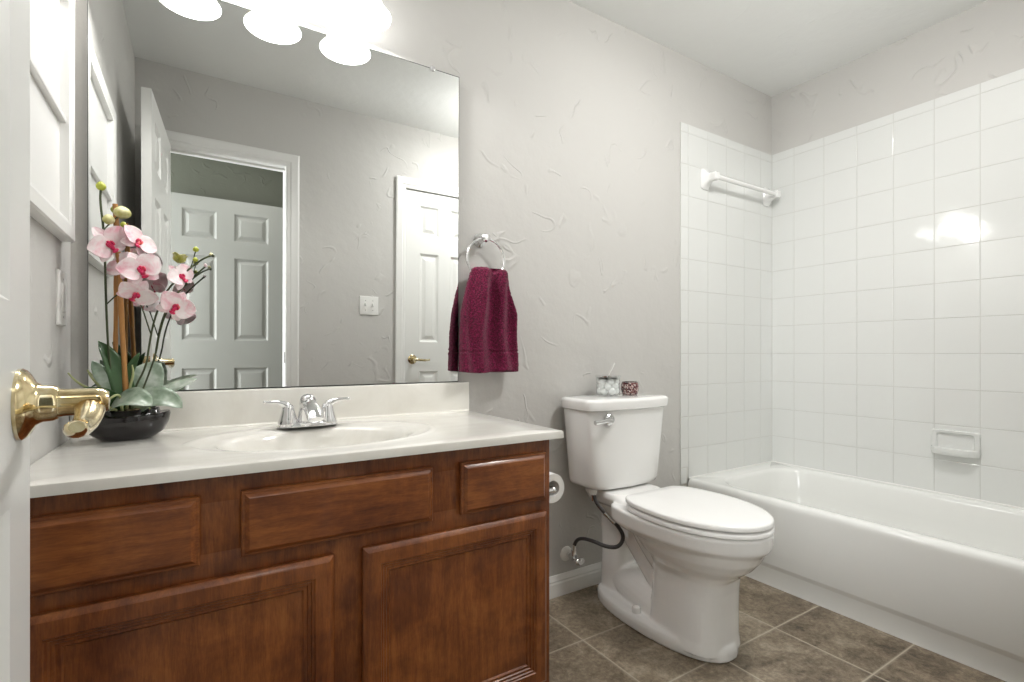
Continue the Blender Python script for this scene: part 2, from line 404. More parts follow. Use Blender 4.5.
def lever(parent, x, z, y, sgn, along):
    """brass lever handle: rose, neck, scrolled lever. sgn = direction out of the door face, along = direction of the lever in x"""
    bm = B()
    pr = [(.0, 0), (.036, 0), (.0362, .003), (.034, .006), (.030, .009), (.022, .013), (.019, .018), (.0185, .026), (.0165, .030), (.0, .030)]
    lathe(bm, (x, y, z), [(max(r, .0004), sgn*h) for r, h in pr], n=40, axis='Y', cap=True)
    rose = obj('door_handle', bm, M['brass'], parent, origin=None)
    bm = B()
    prn = [(.0004, .028), (.0145, .028), (.0148, .032), (.0142, .034), (.0142, .060), (.0135, .066), (.010, .071), (.0004, .072)]
    lathe(bm, (x, y, z), [(r, sgn*h) for r, h in prn], n=32, axis='Y')
    pts = [(x, y+sgn*.055, z-.003), (x+along*.020, y+sgn*.057, z-.009), (x+along*.045, y+sgn*.056, z-.017), (x+along*.070, y+sgn*.053, z-.021), (x+along*.090, y+sgn*.052, z-.020), (x+along*.108, y+sgn*.054, z-.015), (x+along*.114, y+sgn*.055, z-.014)]
    tube(bm, pts, [.0140, .0125, .0110, .0100, .0095, .0090, .006], n=14, smoothpath=2, flat=(1.0, .8))
    obj('lever', bm, M['brass'], rose)
    bm = B(); lathe(bm, (x-along*.0139, y+sgn*.037, z-.003), [(.0002, 0), (.0022, 0), (.0022, -along*.0006), (.0002, -along*.0006)], n=12, axis='X')
    obj('set_screw', bm, M['rubber'], rose)
# entry door, opened into the room; local x runs from hinge to free edge
ang = math.atan2(.660, -.040)
d1 = thing('door_1', 'open white six-panel entry door with brass lever, at the left edge', 'door', (-.150, -1.535, .012), rotz=ang)
del d1['category']; d1['kind'] = 'structure'
leaf = obj('door_leaf', panel_door(.652, 2.018, .034, [(.095, .280), (.372, .557)], ROWS), M['door'], d1, angle=12)
# local y 0 faces -? : rotated so that local -y points to +x of the room
for s, y in ((-1, -.034), (1, 0.0)):
    lever(d1, .652-.056, .919, y, s, -1)
bm = B(); box(bm, (.6515, -.029, .89), (.6530, -.005, .945), .0004); obj('latch_plate', bm, M['brass'], d1)
bm = B(); lathe(bm, (.653, -.017, .921), [(.0002, 0), (.007, 0), (.006, .008), (.0002, .009)], n=12, axis='X'); obj('latch_bolt', bm, M['brass'], d1)
for z in (.2, 1.0, 1.8):
    bm = B(); tube(bm, [(-.004, .004, z-.045), (-.004, .004, z+.045)], .0055, 10); obj('hinge', bm, M['brass'], d1)
# closet door, closed in the front wall
def flat_door(name, label, loc, w, cols, handle_x=None, m='door'):
    d = thing(name, label, 'door', loc); del d['category']; d['kind'] = 'structure'
    ORG[d.name] = Vector((0,0,0))
    obj('door_leaf', panel_door(w, 2.018, .034, cols, ROWS), M[m], d, angle=12)
    if handle_x is not None:
        bm = B(); pr = [(.0004, 0), (.031, 0), (.031, .004), (.026, .008), (.013, .012), (.012, .030), (.0004, .030)]
        lathe(bm, (handle_x, 0, .905), pr, n=24, axis='Y'); r = obj('door_handle', bm, M['brass'], d)
        bm = B(); tube(bm, [(handle_x, .026, .905), (handle_x, .048, .905), (handle_x+.03, .053, .903), (handle_x+.07, .050, .899), (handle_x+.105, .046, .903)], [.011, .0115, .009, .0075, .006], 12, smoothpath=2)
        obj('lever', bm, M['brass'], r)
    return d
flat_door('door_2', 'closed narrow white panel door with brass lever, seen in the mirror', (CX0+.003, YF-.006, .012), CX1-CX0-.006, [(.10, .235), (.324, .459)], .052)
flat_door('door_3', 'white six-panel hallway door seen through the doorway in the mirror', (-.205, HY+.10, .012), .755, [(.115, .32), (.43, .65)], m='door_hall_dimmed')

# ================================================================ TILE SURROUND
def tile_cells(bm, us, vs, fn, rnd, bev=.0018, gap=.0009, th=.006, base=.003):
    for ua, ub in zip(us, us[1:]):
        for va, vb in zip(vs, vs[1:]):
            a, b, c, d = ua+gap, ub-gap, va+gap, vb-gap
            tu, tv = rnd.uniform(-1, 1)*.0030, rnd.uniform(-1, 1)*.0030
            def P(u, v, h): return fn(u, v, h + tu*(u-(a+b)/2) + tv*(v-(c+d)/2))
            r0 = [(a, c), (b, c), (b, d), (a, d)]; e = bev
            r1 = [(a+e*.3, c+e*.3), (b-e*.3, c+e*.3), (b-e*.3, d-e*.3), (a+e*.3, d-e*.3)]
            r2 = [(a+e, c+e), (b-e, c+e), (b-e, d-e), (a+e, d-e)]
            V = [[bm.verts.new(P(u, v, h)) for u, v in r] for r, h in ((r0, base), (r1, th-.0005), (r2, th))]
            for q0, q1 in zip(V, V[1:]):
                for i in range(4): bm.faces.new((q0[i], q0[(i+1)%4], q1[(i+1)%4], q1[i]))
            bm.faces.new(V[-1])
rnd = random.Random(4)
ZT = [.372] + [.518+.1545*k for k in range(0, 11)]           # grout heights, .372 = top of tub
ZTOP = 2.108
XS = [2.041] + [2.650-.1530*k for k in range(3, -1, -1)] + [XR-.006]
YS = [-.0060, -.130] + [-.130-.1537*k for k in range(1, 10)] + [YF+.002]
bk = lambda u, v, h: (u, -h, v)
rt = lambda u, v, h: (XR-h, u, v)
bm = B(); tile_cells(bm, XS, ZT, bk, rnd); tile_cells(bm, XS, [ZT[-1], ZTOP], bk, rnd)
ob = obj('wall_tile', bm, M['tile'], wb, smooth=False)
bm = B(); tile_cells(bm, [1.985, 2.031], [.345, .425], bk, rnd, bev=.004); tile_cells(bm, [1.985, 2.041], [.425]+ZT[1:], bk, rnd, bev=.004); tile_cells(bm, [1.985, 2.041], [ZT[-1], ZTOP], bk, rnd, bev=.004)
obj('edge_tile', bm, M['tile'], wb, smooth=False)
bm = B(); box(bm, (1.986, -.0045, .373), (XR-.005, -.0003, ZTOP-.001)); obj('wall_grout', bm, M['grout'], wb)
bm = B(); tile_cells(bm, sorted(YS), ZT, rt, rnd); tile_cells(bm, sorted(YS), [ZT[-1], ZTOP], rt, rnd)
obj('wall_tile', bm, M['tile'], wr, smooth=False)
bm = B(); box(bm, (XR-.0045, YF+.002, .373), (XR-.0003, -.005, ZTOP-.001)); obj('wall_grout', bm, M['grout'], wr)
bm = B(); tube(bm, [(XR-.006, -.006, .374), (XR-.006, -.006, ZTOP)], .0025, 8); obj('caulk_line', bm, M['grout'], wb)

# ================================================================ BATHTUB
tb = thing('bathtub', 'long white alcove bathtub with flat apron below the wall tiles', 'bathtub', (2.40, -.77, 0))
def rrect(x0, x1, y0, y1, r, z, n=10, skew=0):
    out = []
    for cx, cy, a0 in ((x1-r, y1-r, 0), (x0+r, y1-r, PI/2), (x0+r, y0+r, PI), (x1-r, y0+r, 3*PI/2)):
        for k in range(n):
            t = a0 + PI/2*k/(n-1); out.append((cx+r*math.cos(t), cy+r*math.sin(t), z))
    return out
bm = B()
X0, X1, Y0, Y1 = 2.035, XR-.0075, YF+.0015, -.0075
rs = [rrect(X0+.012, X1-.001, Y0, Y1, .004, .10), rrect(X0+.012, X1-.001, Y0, Y1, .004, .080)]
rs = [rrect(X0+.016, X1, Y0, Y1, .004, .0005), rrect(X0+.016, X1, Y0, Y1, .004, .074), rrect(X0+.014, X1, Y0, Y1, .004, .078), rrect(X0+.002, X1, Y0, Y1, .004, .096), rrect(X0+.0005, X1, Y0, Y1, .004, .100),
      rrect(X0, X1, Y0, Y1, .004, .335), rrect(X0+.0005, X1, Y0, Y1, .004, .347), rrect(X0+.003, X1, Y0, Y1, .006, .360), rrect(X0+.012, X1, Y0, Y1, .008, .3685), rrect(X0+.022, X1, Y0, Y1, .012, .370),
      rrect(X0+.050, X1-.040, Y0+.075, Y1-.085, .16, .370), rrect(X0+.060, X1-.046, Y0+.084, Y1-.094, .155, .366), rrect(X0+.068, X1-.052, Y0+.092, Y1-.104, .15, .352),
      rrect(X0+.080, X1-.062, Y0+.12, Y1-.115, .15, .26), rrect(X0+.098, X1-.078, Y0+.19, Y1-.13, .14, .12), rrect(X0+.13, X1-.11, Y0+.24, Y1-.17, .12, .085), rrect(X0+.20, X1-.18, Y0+.34, Y1-.26, .10, .078)]
rings(bm, rs)
obj('tub_shell', bm, M['tub'], tb, angle=50)
bm = B()
tube(bm, [(2.04, -.0085, .3725), (XR-.0095, -.0085, .3725), (XR-.0095, YF+.006, .3725)], .0035, 8)
obj('caulk_bead', bm, M['caulk'], tb)
bm = B(); lathe(bm, (2.40, -.30, .080), [(.0004, 0), (.03, 0), (.03, .002), (.024, .003), (.0004, .001)], 24); obj('tub_drain', bm, M['chrome'], tb)
# soap dish on the right wall
sd = thing('soap_dish', 'white ceramic soap dish set into the tub wall tiles', 'soap dish', (XR-.006, -.818, .60))
bm = B(); x = XR-.0065
def yz(y0, y1, z0, z1, r, xx, n=6):
    out = []
    for cy, cz, a0 in ((y1-r, z1-r, 0), (y0+r, z1-r, PI/2), (y0+r, z0+r, PI), (y1-r, z0+r, 3*PI/2)):
        for k in range(n):
            t = a0+PI/2*k/(n-1); out.append((xx, cy+r*math.cos(t), cz+r*math.sin(t)))
    return out
rings(bm, [yz(-.900, -.738, .546, .652, .010, x), yz(-.900, -.738, .546, .652, .010, x-.010), yz(-.896, -.742, .549, .649, .012, x-.014), yz(-.884, -.754, .560, .640, .012, x-.012), yz(-.880, -.758, .566, .636, .012, x-.003), yz(-.876, -.762, .57, .632, .012, x-.002)])
obj('dish_back', bm, M['tile'], sd)
bm = B()
sec = []
for k in range(25):
    t = k/24; y = -.900+.162*t; bulge = (1-abs(2*t-1)**4)
    o = x-.012-.040*bulge**.7
    sec.append([(x-.008, y, .546), (o, y, .549), (o-.004, y, .556), (o-.003, y, .576), (o+.004, y, .579), (o+.008, y, .574), (o+.012 if bulge > .2 else x-.010, y, .562), (x-.008, y, .562)])
rings(bm, sec)
obj('dish_tray', bm, M['tile'], sd, angle=50)
# ceramic towel bar
tbar = thing('towel_bar', 'white ceramic towel bar high on the tub end wall', 'towel bar', (2.43, 0, 1.858))
for xp in (2.165, 2.700):
    bm = B()
    prs = [(.033, .052, -.0065), (.033, .052, -.012), (.029, .045, -.017), (.020, .026, -.034), (.017, .019, -.050), (.018, .020, -.062), (.018, .020, -.078), (.014, .016, -.083)]
    rings(bm, [[(xp+u, y, 1.858+v) for u, v in (sup(2*PI*k/32, a, b, 4.5) for k in range(32))] for a, b, y in prs])
    obj('bar_post', bm, M['porcelain'], tbar)
bm = B(); tube(bm, [(2.165, -.068, 1.858), (2.722, -.068, 1.858)], .0115, 20); obj('bar', bm, M['porcelain'], tbar)

# ================================================================ VANITY
vc = thing('vanity_cabinet', 'reddish-brown stained wooden vanity cabinet with raised drawer fronts', 'cabinet', (.267, -.28, 0))
VX0, VX1, VYF, VZ = -.2635, .799, -.545, .7565
bm = B()
box(bm, (VX0, VYF+.019, .10), (VX0+.016, -.002, VZ)); box(bm, (VX1-.016, VYF+.019, .0), (VX1, -.002, VZ), .0008)
box(bm, (VX0+.016, VYF+.02, .10), (VX1-.016, -.002, .116)); box(bm, (VX0+.016, -.010, .116), (VX1-.016, -.002, VZ))
obj('carcass', bm, M['wood_v'], vc)
bm = B(); box(bm, (VX0, VYF+.075, 0), (VX1-.016, VYF+.090, .10)); obj('toe_kick', bm, M['wood_h'], vc)
# face frame with openings: stiles and rails
bm = B(); F0, F1 = VYF, VYF+.019
for x0, x1 in ((VX0, -.215), (.230, .308), (.772, VX1)): box(bm, (x0, F0, .10), (x1, F1, VZ), .0006)
for x0, x1 in ((-.02, .09), (.440, .548)): box(bm, (x0, F0+.0002, .575), (x1, F1, VZ-.02), .0006)
for z0, z1 in ((.10, .135), (.545, .612), (.705, VZ)): box(bm, (VX0+.001, F0+.0001, z0), (VX1-.001, F1, z1), .0006)
box(bm, (VX0+.02, F1, .13), (VX1-.02, F1+.002, .72))
obj('face_frame', bm, M['wood_v'], vc)
ff = lambda u, v, d: (u, VYF-d, v)
for x0, x1 in ((-.247, .004), (.070, .459), (.531, .781)):
    bm = B()
    rect_rings(bm, x0, x1, .597, .722, [(0, .0005), (0, .010), (.002, .012), (.006, .0125), (.011, .0175), (.014, .019)], ff)
    obj('drawer_front', bm, M['wood_h'], vc, angle=20)
for x0, x1 in ((-.245, .239), (.299, .781)):
    bm = B()
    rect_rings(bm, x0, x1, .118, .566, [(0, .0005), (0, .0115), (.003, .0145), (.010, .0185), (.013, .019), (.037, .019), (.039, .0160), (.043, .0160), (.045, .0125), (.050, .0125), (.052, .0095), (.058, .0095), (.062, .0050)], ff, cap=False)
    dr = obj('cabinet_door', bm, M['wood_v'], vc, angle=20)
    bm = B(); rect_rings(bm, x0+.0615, x1-.0615, .118+.0615, .566-.0615, [(0, .003), (0, .0058), (.004, .0062)], ff)
    obj('door_panel', bm, M['wood_v'], dr, angle=20)

# ---- countertop with integral bowl
ct = thing('countertop', 'off-white cultured marble countertop with integral oval sink', 'countertop', (.285, -.285, .7525))
CXa, CXb, CYa, CYb, CZ = -.2635, .828, -.570, -.0015, .777
sx, sy = .267, -.300
bm = B(); N = 128
def on_rect(t):
    c, s = math.cos(t), math.sin(t); k = 1e9
    if c > 1e-9: k = min(k, (CXb-sx)/c)
    if c < -1e-9: k = min(k, (CXa-sx)/c)
    if s > 1e-9: k = min(k, (CYb-.02-sy)/s)
    if s < -1e-9: k = min(k, (CYa-sy)/s)
    return (sx+k*c, sy+k*s)
ths = sorted({2*PI*k/N for k in range(N)} | {math.atan2(yy-sy, xx-sx) % (2*PI) for xx in (CXa, CXb) for yy in (CYa, CYb-.02)})
outer = [on_rect(t) for t in ths]
prof = [(.302, .207, 0), (.296, .202, .0008), (.290, .197, .0022), (.280, .188, .0008), (.264, .177, -.0045), (.244, .165, -.0050), (.230, .157, -.0080), (.221, .150, -.016), (.213, .144, -.032), (.199, .134, -.062), (.165, .110, -.098), (.115, .078, -.124), (.055, .04, -.134), (.022, .022, -.137)]
rs = [[(CXa if abs(x-CXa) < 1e-6 else x, y, .757) for x, y in outer], [(x, y, .7582) for x, y in outer], [(x, y, .772) for x, y in outer]]
def ins(p, d): return (min(max(p[0], CXa+d), CXb-d), min(max(p[1], CYa+d), CYb))
rs.append([(*ins(p, .0015), .7755) for p in outer]); rs.append([(*ins(p, .005), CZ) for p in outer])
for f in (.35, .7):
    rs.append([((p[0]*(1-f)+(sx+.302*math.cos(t))*f), (p[1]*(1-f)+(sy+.207*math.sin(t))*f), CZ) for p, t in zip(outer, ths)])
for a, b, z in prof: rs.append([(sx+a*math.cos(t), sy+b*math.sin(t), CZ+z) for t in ths])
rings(bm, rs, cap=False)
# flat strip under the backsplash
box(bm, (CXa, CYb-.02, .757), (CXb, CYb, CZ))
obj('worktop', bm, M['marble'], ct, angle=40)
bm = B(); box(bm, (CXa, -.0215, CZ-.001), (CXb+.001, -.0015, .880), .0035, 3)
tube(bm, [(CXa+.004, -.0225, CZ+.001), (CXb-.004, -.0225, CZ+.001)], .004, 8)
obj('backsplash', bm, M['marble'], ct)
bm = B(); lathe(bm, (sx, sy, CZ-.138), [(.0004, 0), (.023, 0), (.0235, .002), (.018, .0035), (.014, .0015), (.0004, .0035)], 24); obj('sink_drain', bm, M['chrome'], ct)
bm = B(); lathe(bm, (sx, -.4335+.285+.0, CZ-.03), [(.0004, 0), (.006, 0), (.0055, -.001), (.0004, -.001)], 12, axis='Y'); obj('overflow_hole', bm, M['rubber'], ct)

# ---- faucet
fx, fy, fz = .265, -.125, CZ+.0025
fc = thing('faucet', 'chrome two-handle faucet standing behind the sink bowl', 'faucet', (fx, fy, fz))
bm = B()
def oval(a, b, z, n=40, e=2.6): return [(fx+u, fy+v, fz+z) for u, v in (sup(2*PI*k/n, a, b, e) for k in range(n))]
rings(bm, [oval(.080, .028, 0), oval(.080, .028, .004), oval(.077, .026, .009), oval(.070, .021, .012)])
obj('base_plate', bm, M['chrome'], fc)
bm = B()
path = [((0, .006, .006), .030, .024), ((0, .004, .025), .0275, .023), ((0, -.002, .045), .0250, .022), ((0, -.012, .058), .0225, .019), ((0, -.032, .060), .0215, .015), ((0, -.060, .052), .0215, .012), ((0, -.085, .040), .0215, .010), ((0, -.104, .028), .021, .008)]
rs = []
for i, (p, a, b) in enumerate(path):
    p = Vector(p); q = Vector(path[min(i+1, len(path)-1)][0]); r = Vector(path[max(i-1, 0)][0]); d = (q-r).normalized()
    nrm = Vector((1,0,0)).cross(d)
    rs.append([tuple(Vector((fx, fy, fz))+p+Vector((a*math.cos(2*PI*k/24), 0, 0))+nrm*(b*math.sin(2*PI*k/24))) for k in range(24)])
rings(bm, rs)
obj('spout', bm, M['chrome'], fc)
bm = B(); lathe(bm, (fx, fy+.002, fz+.056), [(.0225, 0), (.0235, .006), (.0225, .016), (.018, .025), (.010, .031), (.0004, .033)], 28); obj('spout_dome', bm, M['chrome'], fc)
for s in (-1, 1):
    bm = B()
    cx = fx+s*.052
    lathe(bm, (cx, fy, fz), [(.026, .006), (.0265, .012), (.023, .022), (.0195, .034), (.0165, .046), (.0150, .054), (.0120, .060), (.0004, .063)], 28)
    pts = [(cx-s*.004, fy, fz+.044), (cx+s*.002, fy-.001, fz+.058), (cx+s*.018, fy-.003, fz+.067), (cx+s*.038, fy-.005, fz+.070), (cx+s*.058, fy-.006, fz+.071)]
    tube(bm, pts, [.0130, .0115, .0072, .0048, .0038], 14, smoothpath=2, flat=(1.0, 1.0))
    ball(bm, (cx+s*.0585, fy-.006, fz+.071), .0048, sub=2)
    obj('handle', bm, M['chrome'], fc)

# ================================================================ MIRROR
mz0, mz1, mx0, mx1 = .8815, 1.966, -.231, .790
mr = thing('wall_mirror', 'large frameless rectangular mirror on the wall above the vanity', 'mirror', (.28, -.008, mz0))
ORG[mr.name] = Vector((0,0,0)); mr.rotation_euler = (math.radians(.5), 0, 0)   # the top stands a little off the wall
h = mz1-mz0
bm = B(); box(bm, (mx0-.28, -.0010, 0), (mx1-.28, .0035, h)); obj('mirror_back', bm, M['mirror_edge'], mr)
bm = B(); box(bm, (mx0-.28+.0012, -.0012, .0022), (mx1-.28-.0016, -.0010, h-.0022)); obj('mirror_glass', bm, M['mirror'], mr)
for u in (.687, -.13):
    bm = B(); lathe(bm, (u-.28, -.003, h-.001), [(.010, .006), (.010, .001), (.008, -.003), (.004, -.004), (.0004, -.004)], 16, axis='Y')
    obj('mirror_clip', bm, M['clear_plastic'], mr)

# ================================================================ VANITY LIGHT
vl = thing('vanity_light', 'three-lamp vanity light bar with white glass shades above the mirror', 'light fixture', (.20, 0, 2.19))
bm = B(); box(bm, (-.10, -.022, 2.15), (.50, -.0005, 2.25), .006, 3); obj('backplate', bm, M['chrome_sat'], vl)
for x in (-.02, .20, .42):
    bm = B(); tube(bm, [(x, -.02, 2.20), (x, -.08, 2.215), (x, -.125, 2.20), (x, -.125, 2.16)], .008, 12, smoothpath=2); lathe(bm, (x, -.125, 2.118), [(.0004, 0), (.026, 0), (.026, .04), (.018, .05), (.0004, .05)], 20)
    obj('lamp_arm', bm, M['chrome_sat'], vl)
    bm = B()
    pr = [(.024, .135), (.030, .130), (.036, .105), (.042, .075), (.052, .045), (.066, .018), (.080, .002), (.0815, 0), (.080, -.0015), (.064, .012), (.049, .040), (.039, .075), (.033, .105), (.026, .126)]
    lathe(bm, (x, -.125, 1.992), pr, 48, cap=False); sh = obj('lamp_shade', bm, M['shade'], vl)
    bm = B(); lathe(bm, (x, -.125, 2.022), [(.0004, 0), (.016, .004), (.026, .018), (.029, .034), (.024, .055), (.014, .075), (.013, .095), (.0004, .095)], 24); obj('light_bulb', bm, M['bulb'], sh)
hl = thing('added_ceiling_light', 'added round flush ceiling light, out of view in the hallway', 'ceiling light', (.35, -2.05, ZC))
bm = B(); lathe(bm, (.35, -2.05, ZC), [(.0004, -.001), (.17, -.001), (.17, -.02), (.155, -.03), (.0004, -.03)], 40); obj('added_light_base', bm, M['trim'], hl)  # fixture added to house the unseen hall lamp
bm = B(); lathe(bm, (.35, -2.05, ZC-.03), [(.0004, -.001), (.155, -.001), (.150, -.020), (.12, -.045), (.06, -.062), (.0004, -.066)], 40); obj('added_diffuser', bm, M['added_diffuser'], hl)
hl = thing('exhaust_fan', 'square white exhaust fan grille on the bathroom ceiling', 'exhaust fan', (1.19, -.45, ZC))
bm = B(); rect_rings(bm, 1.03, 1.35, -.61, -.29, [(0, .0005), (0, .010), (.006, .016), (.028, .018), (.030, .010)], lambda u, v, d: (u, v, ZC-d)); obj('fan_grille', bm, M['trim'], hl, angle=20)
bm = B()
for k in range(9): box(bm, (1.066, -.570+.030*k, ZC-.0165), (1.314, -.556+.030*k, ZC-.011), .001)
box(bm, (1.062, -.578, ZC-.0112), (1.318, -.322, ZC-.0105)); obj('slats', bm, M['trim'], hl)
hl = thing('added_ceiling_light', 'added round flush ceiling light, out of view over the bathroom floor', 'ceiling light', (1.58, -1.00, ZC))
bm = B(); lathe(bm, (1.58, -1.00, ZC), [(.0004, -.001), (.19, -.001), (.19, -.015), (.18, -.02), (.0004, -.02)], 40); obj('added_light_base', bm, M['trim'], hl)  # fixture added to house the unseen bathroom fill
bm = B(); lathe(bm, (1.58, -1.00, ZC-.02), [(.0004, -.001), (.18, -.001), (.175, -.018), (.14, -.034), (.07, -.044), (.0004, -.046)], 40); obj('added_diffuser', bm, M['added_diffuser'], hl)

# ================================================================ LEFT WALL CABINET, SWITCHES
wc = thing('wall_niche_cabinet', 'white framed shallow open cabinet high on the left wall', 'wall cabinet', (XL, -.34, 1.24))
bm = B()
y0, y1, z0, z1, xf = -.640, -.100, 1.240, 1.815, XL+.024
fnw = lambda u, v, d: (XL+.0005+d, u, v)
rect_rings(bm, y0, y1, z0, z1, [(0, 0), (0, .020), (.003, .024), (.030, .024), (.036, .021), (.040, .020), (.042, .003)], fnw, cap=False)
obj('cabinet_frame', bm, M['trim'], wc, angle=20)
bm = B(); box(bm, (XL+.0005, y0+.041, z0+.041), (XL+.004, y1-.041, z1-.041)); obj('back_panel', bm, M['trim'], wc)
bm = B(); box(bm, (XL+.004, y0+.042, 1.500), (XL+.016, y1-.042, 1.512), .001); obj('shelf', bm, M['trim'], wc)
def switch_plate(name, label, fn, w, h, toggles, rocker=False, group=None, loc=(0,0,0)):
    t = thing(name, label, 'light switch', loc); ORG[t.name] = Vector(loc)
    bm = B(); rect_rings(bm, -w/2, w/2, -h/2, h/2, [(0, 0), (0, .003), (.002, .0055), (.004, .006)], fn); obj('switch_plate', bm, M['plastic'], t, angle=25)
    for u in toggles:
        bm = B()
        if rocker: rect_rings(bm, u-.016, u+.016, -.033, .033, [(0, .0055), (0, .0070), (.002, .0085)], fn)
        else: rect_rings(bm, u-.005, u+.005, -.004, .014, [(0, .0055), (.001, .013), (.002, .015)], fn)
        obj('switch_toggle', bm, M['plastic'], t, angle=25)
        for v in (-.043, .043) if rocker else (-.030, .030):
            bm = B(); rect_rings(bm, u-.002, u+.002, v-.002, v+.002, [(0, .0058), (0, .0068)], fn); obj('screw', bm, M['chrome_sat'], t)
    return t
switch_plate('light_switch', 'white rocker switch on the left wall beside the mirror', lambda u, v, d: (XL+.0005+d, -.118+u, 1.108+v), .074, .124, (0,), True, loc=(XL, -.118, 1.108))
switch_plate('light_switch', 'white double toggle switch plate between the doors, seen in the mirror', lambda u, v, d: (.914+u, YF+.0005+d, 1.257+v), .118, .116, (-.023, .023), loc=(.914, YF, 1.257))

# ================================================================ TOILET
TX = 1.445
tl = thing('toilet', 'white two-piece toilet with closed lid beside the vanity', 'toilet', (TX, -.37, 0))
def egg(z, hw, yf, yc, yb, hb, n=28, e=2.0, eb=2.6):
    """outline: front half ellipse from yc to yf, rear blend from hw to hb at yb"""
    pts = []
    for k in range(n+1):
        t = PI*k/n; u, v = sup(t, hw, 1, e); pts.append((TX+u, yc-(yc-yf)*v if False else yc+(yf-yc)*v, z))
    m = 12
    for k in range(1, m+1):
        s = k/m; w = hb+(hw-hb)*(math.cos(s*PI/2)**(2/eb) if s < 1 else 0); pts.append((TX-w, yc+(yb-yc)*math.sin(s*PI/2)**(1.0), z))
    for k in range(m, 0, -1):
        s = k/m; w = hb+(hw-hb)*(math.cos(s*PI/2)**(2/eb) if s < 1 else 0); pts.append((TX+w, yc+(yb-yc)*math.sin(s*PI/2), z))
    return pts
def ell(z, a, b, yc, n=40, e=2.2, dx=0): return [(TX+dx+u, yc+v, z) for u, v in (sup(2*PI*k/n, a, b, e) for k in range(n))]
TX0 = TX; bm = B()
rings(bm, [ell(.001, .133, .296, -.355, e=2.3), ell(.030, .133, .296, -.355, e=2.3), ell(.044, .128, .290, -.355, e=2.3), ell(.050, .112, .272, -.355, e=2.3)])
rings(bm, [ell(.02, .112, .142, -.497, e=3.6), ell(.06, .106, .137, -.499, e=3.6), ell(.14, .103, .133, -.503, e=3.6), ell(.21, .103, .133, -.507, e=3.4), ell(.250, .107, .137, -.510, e=3.0), ell(.275, .120, .163, -.508), ell(.30, .140, .197, -.506),
           ell(.33, .154, .221, -.506), ell(.358, .162, .233, -.507), ell(.378, .164, .236, -.508)])
rings(bm, [egg(.352, .160, -.736, -.49, -.27, .110), egg(.368, .176, -.752, -.49, -.25, .125), egg(.380, .185, -.762, -.49, -.245, .13), egg(.420, .187, -.764, -.49, -.245, .13), egg(.428, .183, -.760, -.49, -.247, .13)])
# deck under the tank
def deck(z, a, y0, y1, n=40): return [(TX+u, (y0+y1)/2+v, z) for u, v in (sup(2*PI*k/n, a, abs(y1-y0)/2, 5) for k in range(n))]
rings(bm, [deck(.385, .085, -.055, -.36), deck(.405, .115, -.045, -.37), deck(.432, .128, -.040, -.33), deck(.452, .122, -.045, -.27)])
# rear column and trapway
rings(bm, [ell(.03, .066, .070, -.145, e=3), ell(.20, .056, .062, -.140, e=3), ell(.34, .060, .068, -.14, e=3), ell(.40, .085, .085, -.14, e=3)])
tube(bm, [(TX, -.13, .385), (TX, -.22, .31), (TX, -.33, .21), (TX, -.43, .12)], [.058, .060, .064, .066], 24, smoothpath=2)
tube(bm, [(TX, -.12, .105), (TX, -.24, .085), (TX, -.38, .06)], [.05, .078, .092], 24, smoothpath=1)
tube(bm, [(TX, -.26, .395), (TX, -.36, .30), (TX, -.46, .22)], [.075, .085, .085], 24, smoothpath=1)
bowl = obj('toilet_bowl', bm, M['porcelain'], tl, recalc=True, angle=180)
rm = bowl.modifiers.new('blend', 'REMESH'); rm.mode = 'VOXEL'; rm.voxel_size = .0042; rm.use_smooth_shade = True
sm = bowl.modifiers.new('relax', 'SMOOTH'); sm.factor = .5; sm.iterations = 5
bowl.data.set_sharp_from_angle(angle=PI)
for s in (-1, 1):
    bm = B(); lathe(bm, (TX+s*.102, -.335, .043), [(.016, 0), (.016, .018), (.013, .026), (.007, .030), (.0004, .031)], 20); obj('bolt_cap', bm, M['porcelain'], tl)
# tank
bm = B()
def tank(z, hw, yf, e=9, bow=.026):
    out = []
    n = 64; yb = -.022; yc = (yf+yb)/2; hh = abs(yf-yb)/2
    for k in range(n):
        u, v = sup(2*PI*k/n, hw, hh, e)
        if v < 0: v -= bow*(1-(u/hw)**2)
        out.append((TX+.004+u, yc+v, z))
    return out
rings(bm, [tank(.456, .155, -.175), tank(.463, .172, -.188), tank(.478, .179, -.192), tank(.60, .192, -.197), tank(.764, .209, -.203), tank(.768, .207, -.203)])
obj('tank', bm, M['porcelain'], tl, angle=50)
bm = B(); rings(bm, [tank(.7645, .214, -.208), tank(.768, .220, -.213), tank(.796, .223, -.215), tank(.803, .220, -.212), tank(.8075, .213, -.205), tank(.809, .199, -.192)])
obj('tank_lid', bm, M['porcelain'], tl, angle=50)
bm = B(); lx, lz, ly = TX-.128, .733, -.2275
lathe(bm, (lx, ly+.012, lz), [(.0004, 0), (.022, 0), (.022, -.012), (.018, -.016), (.0004, -.017)], 24, axis='Y')
tube(bm, [(lx, ly-.006, lz), (lx-.03, ly-.010, lz-.002), (lx-.080, ly-.006, lz-.006)], [.010, .0075, .009], 12, smoothpath=1)
obj('flush_lever', bm, M['chrome'], tl)
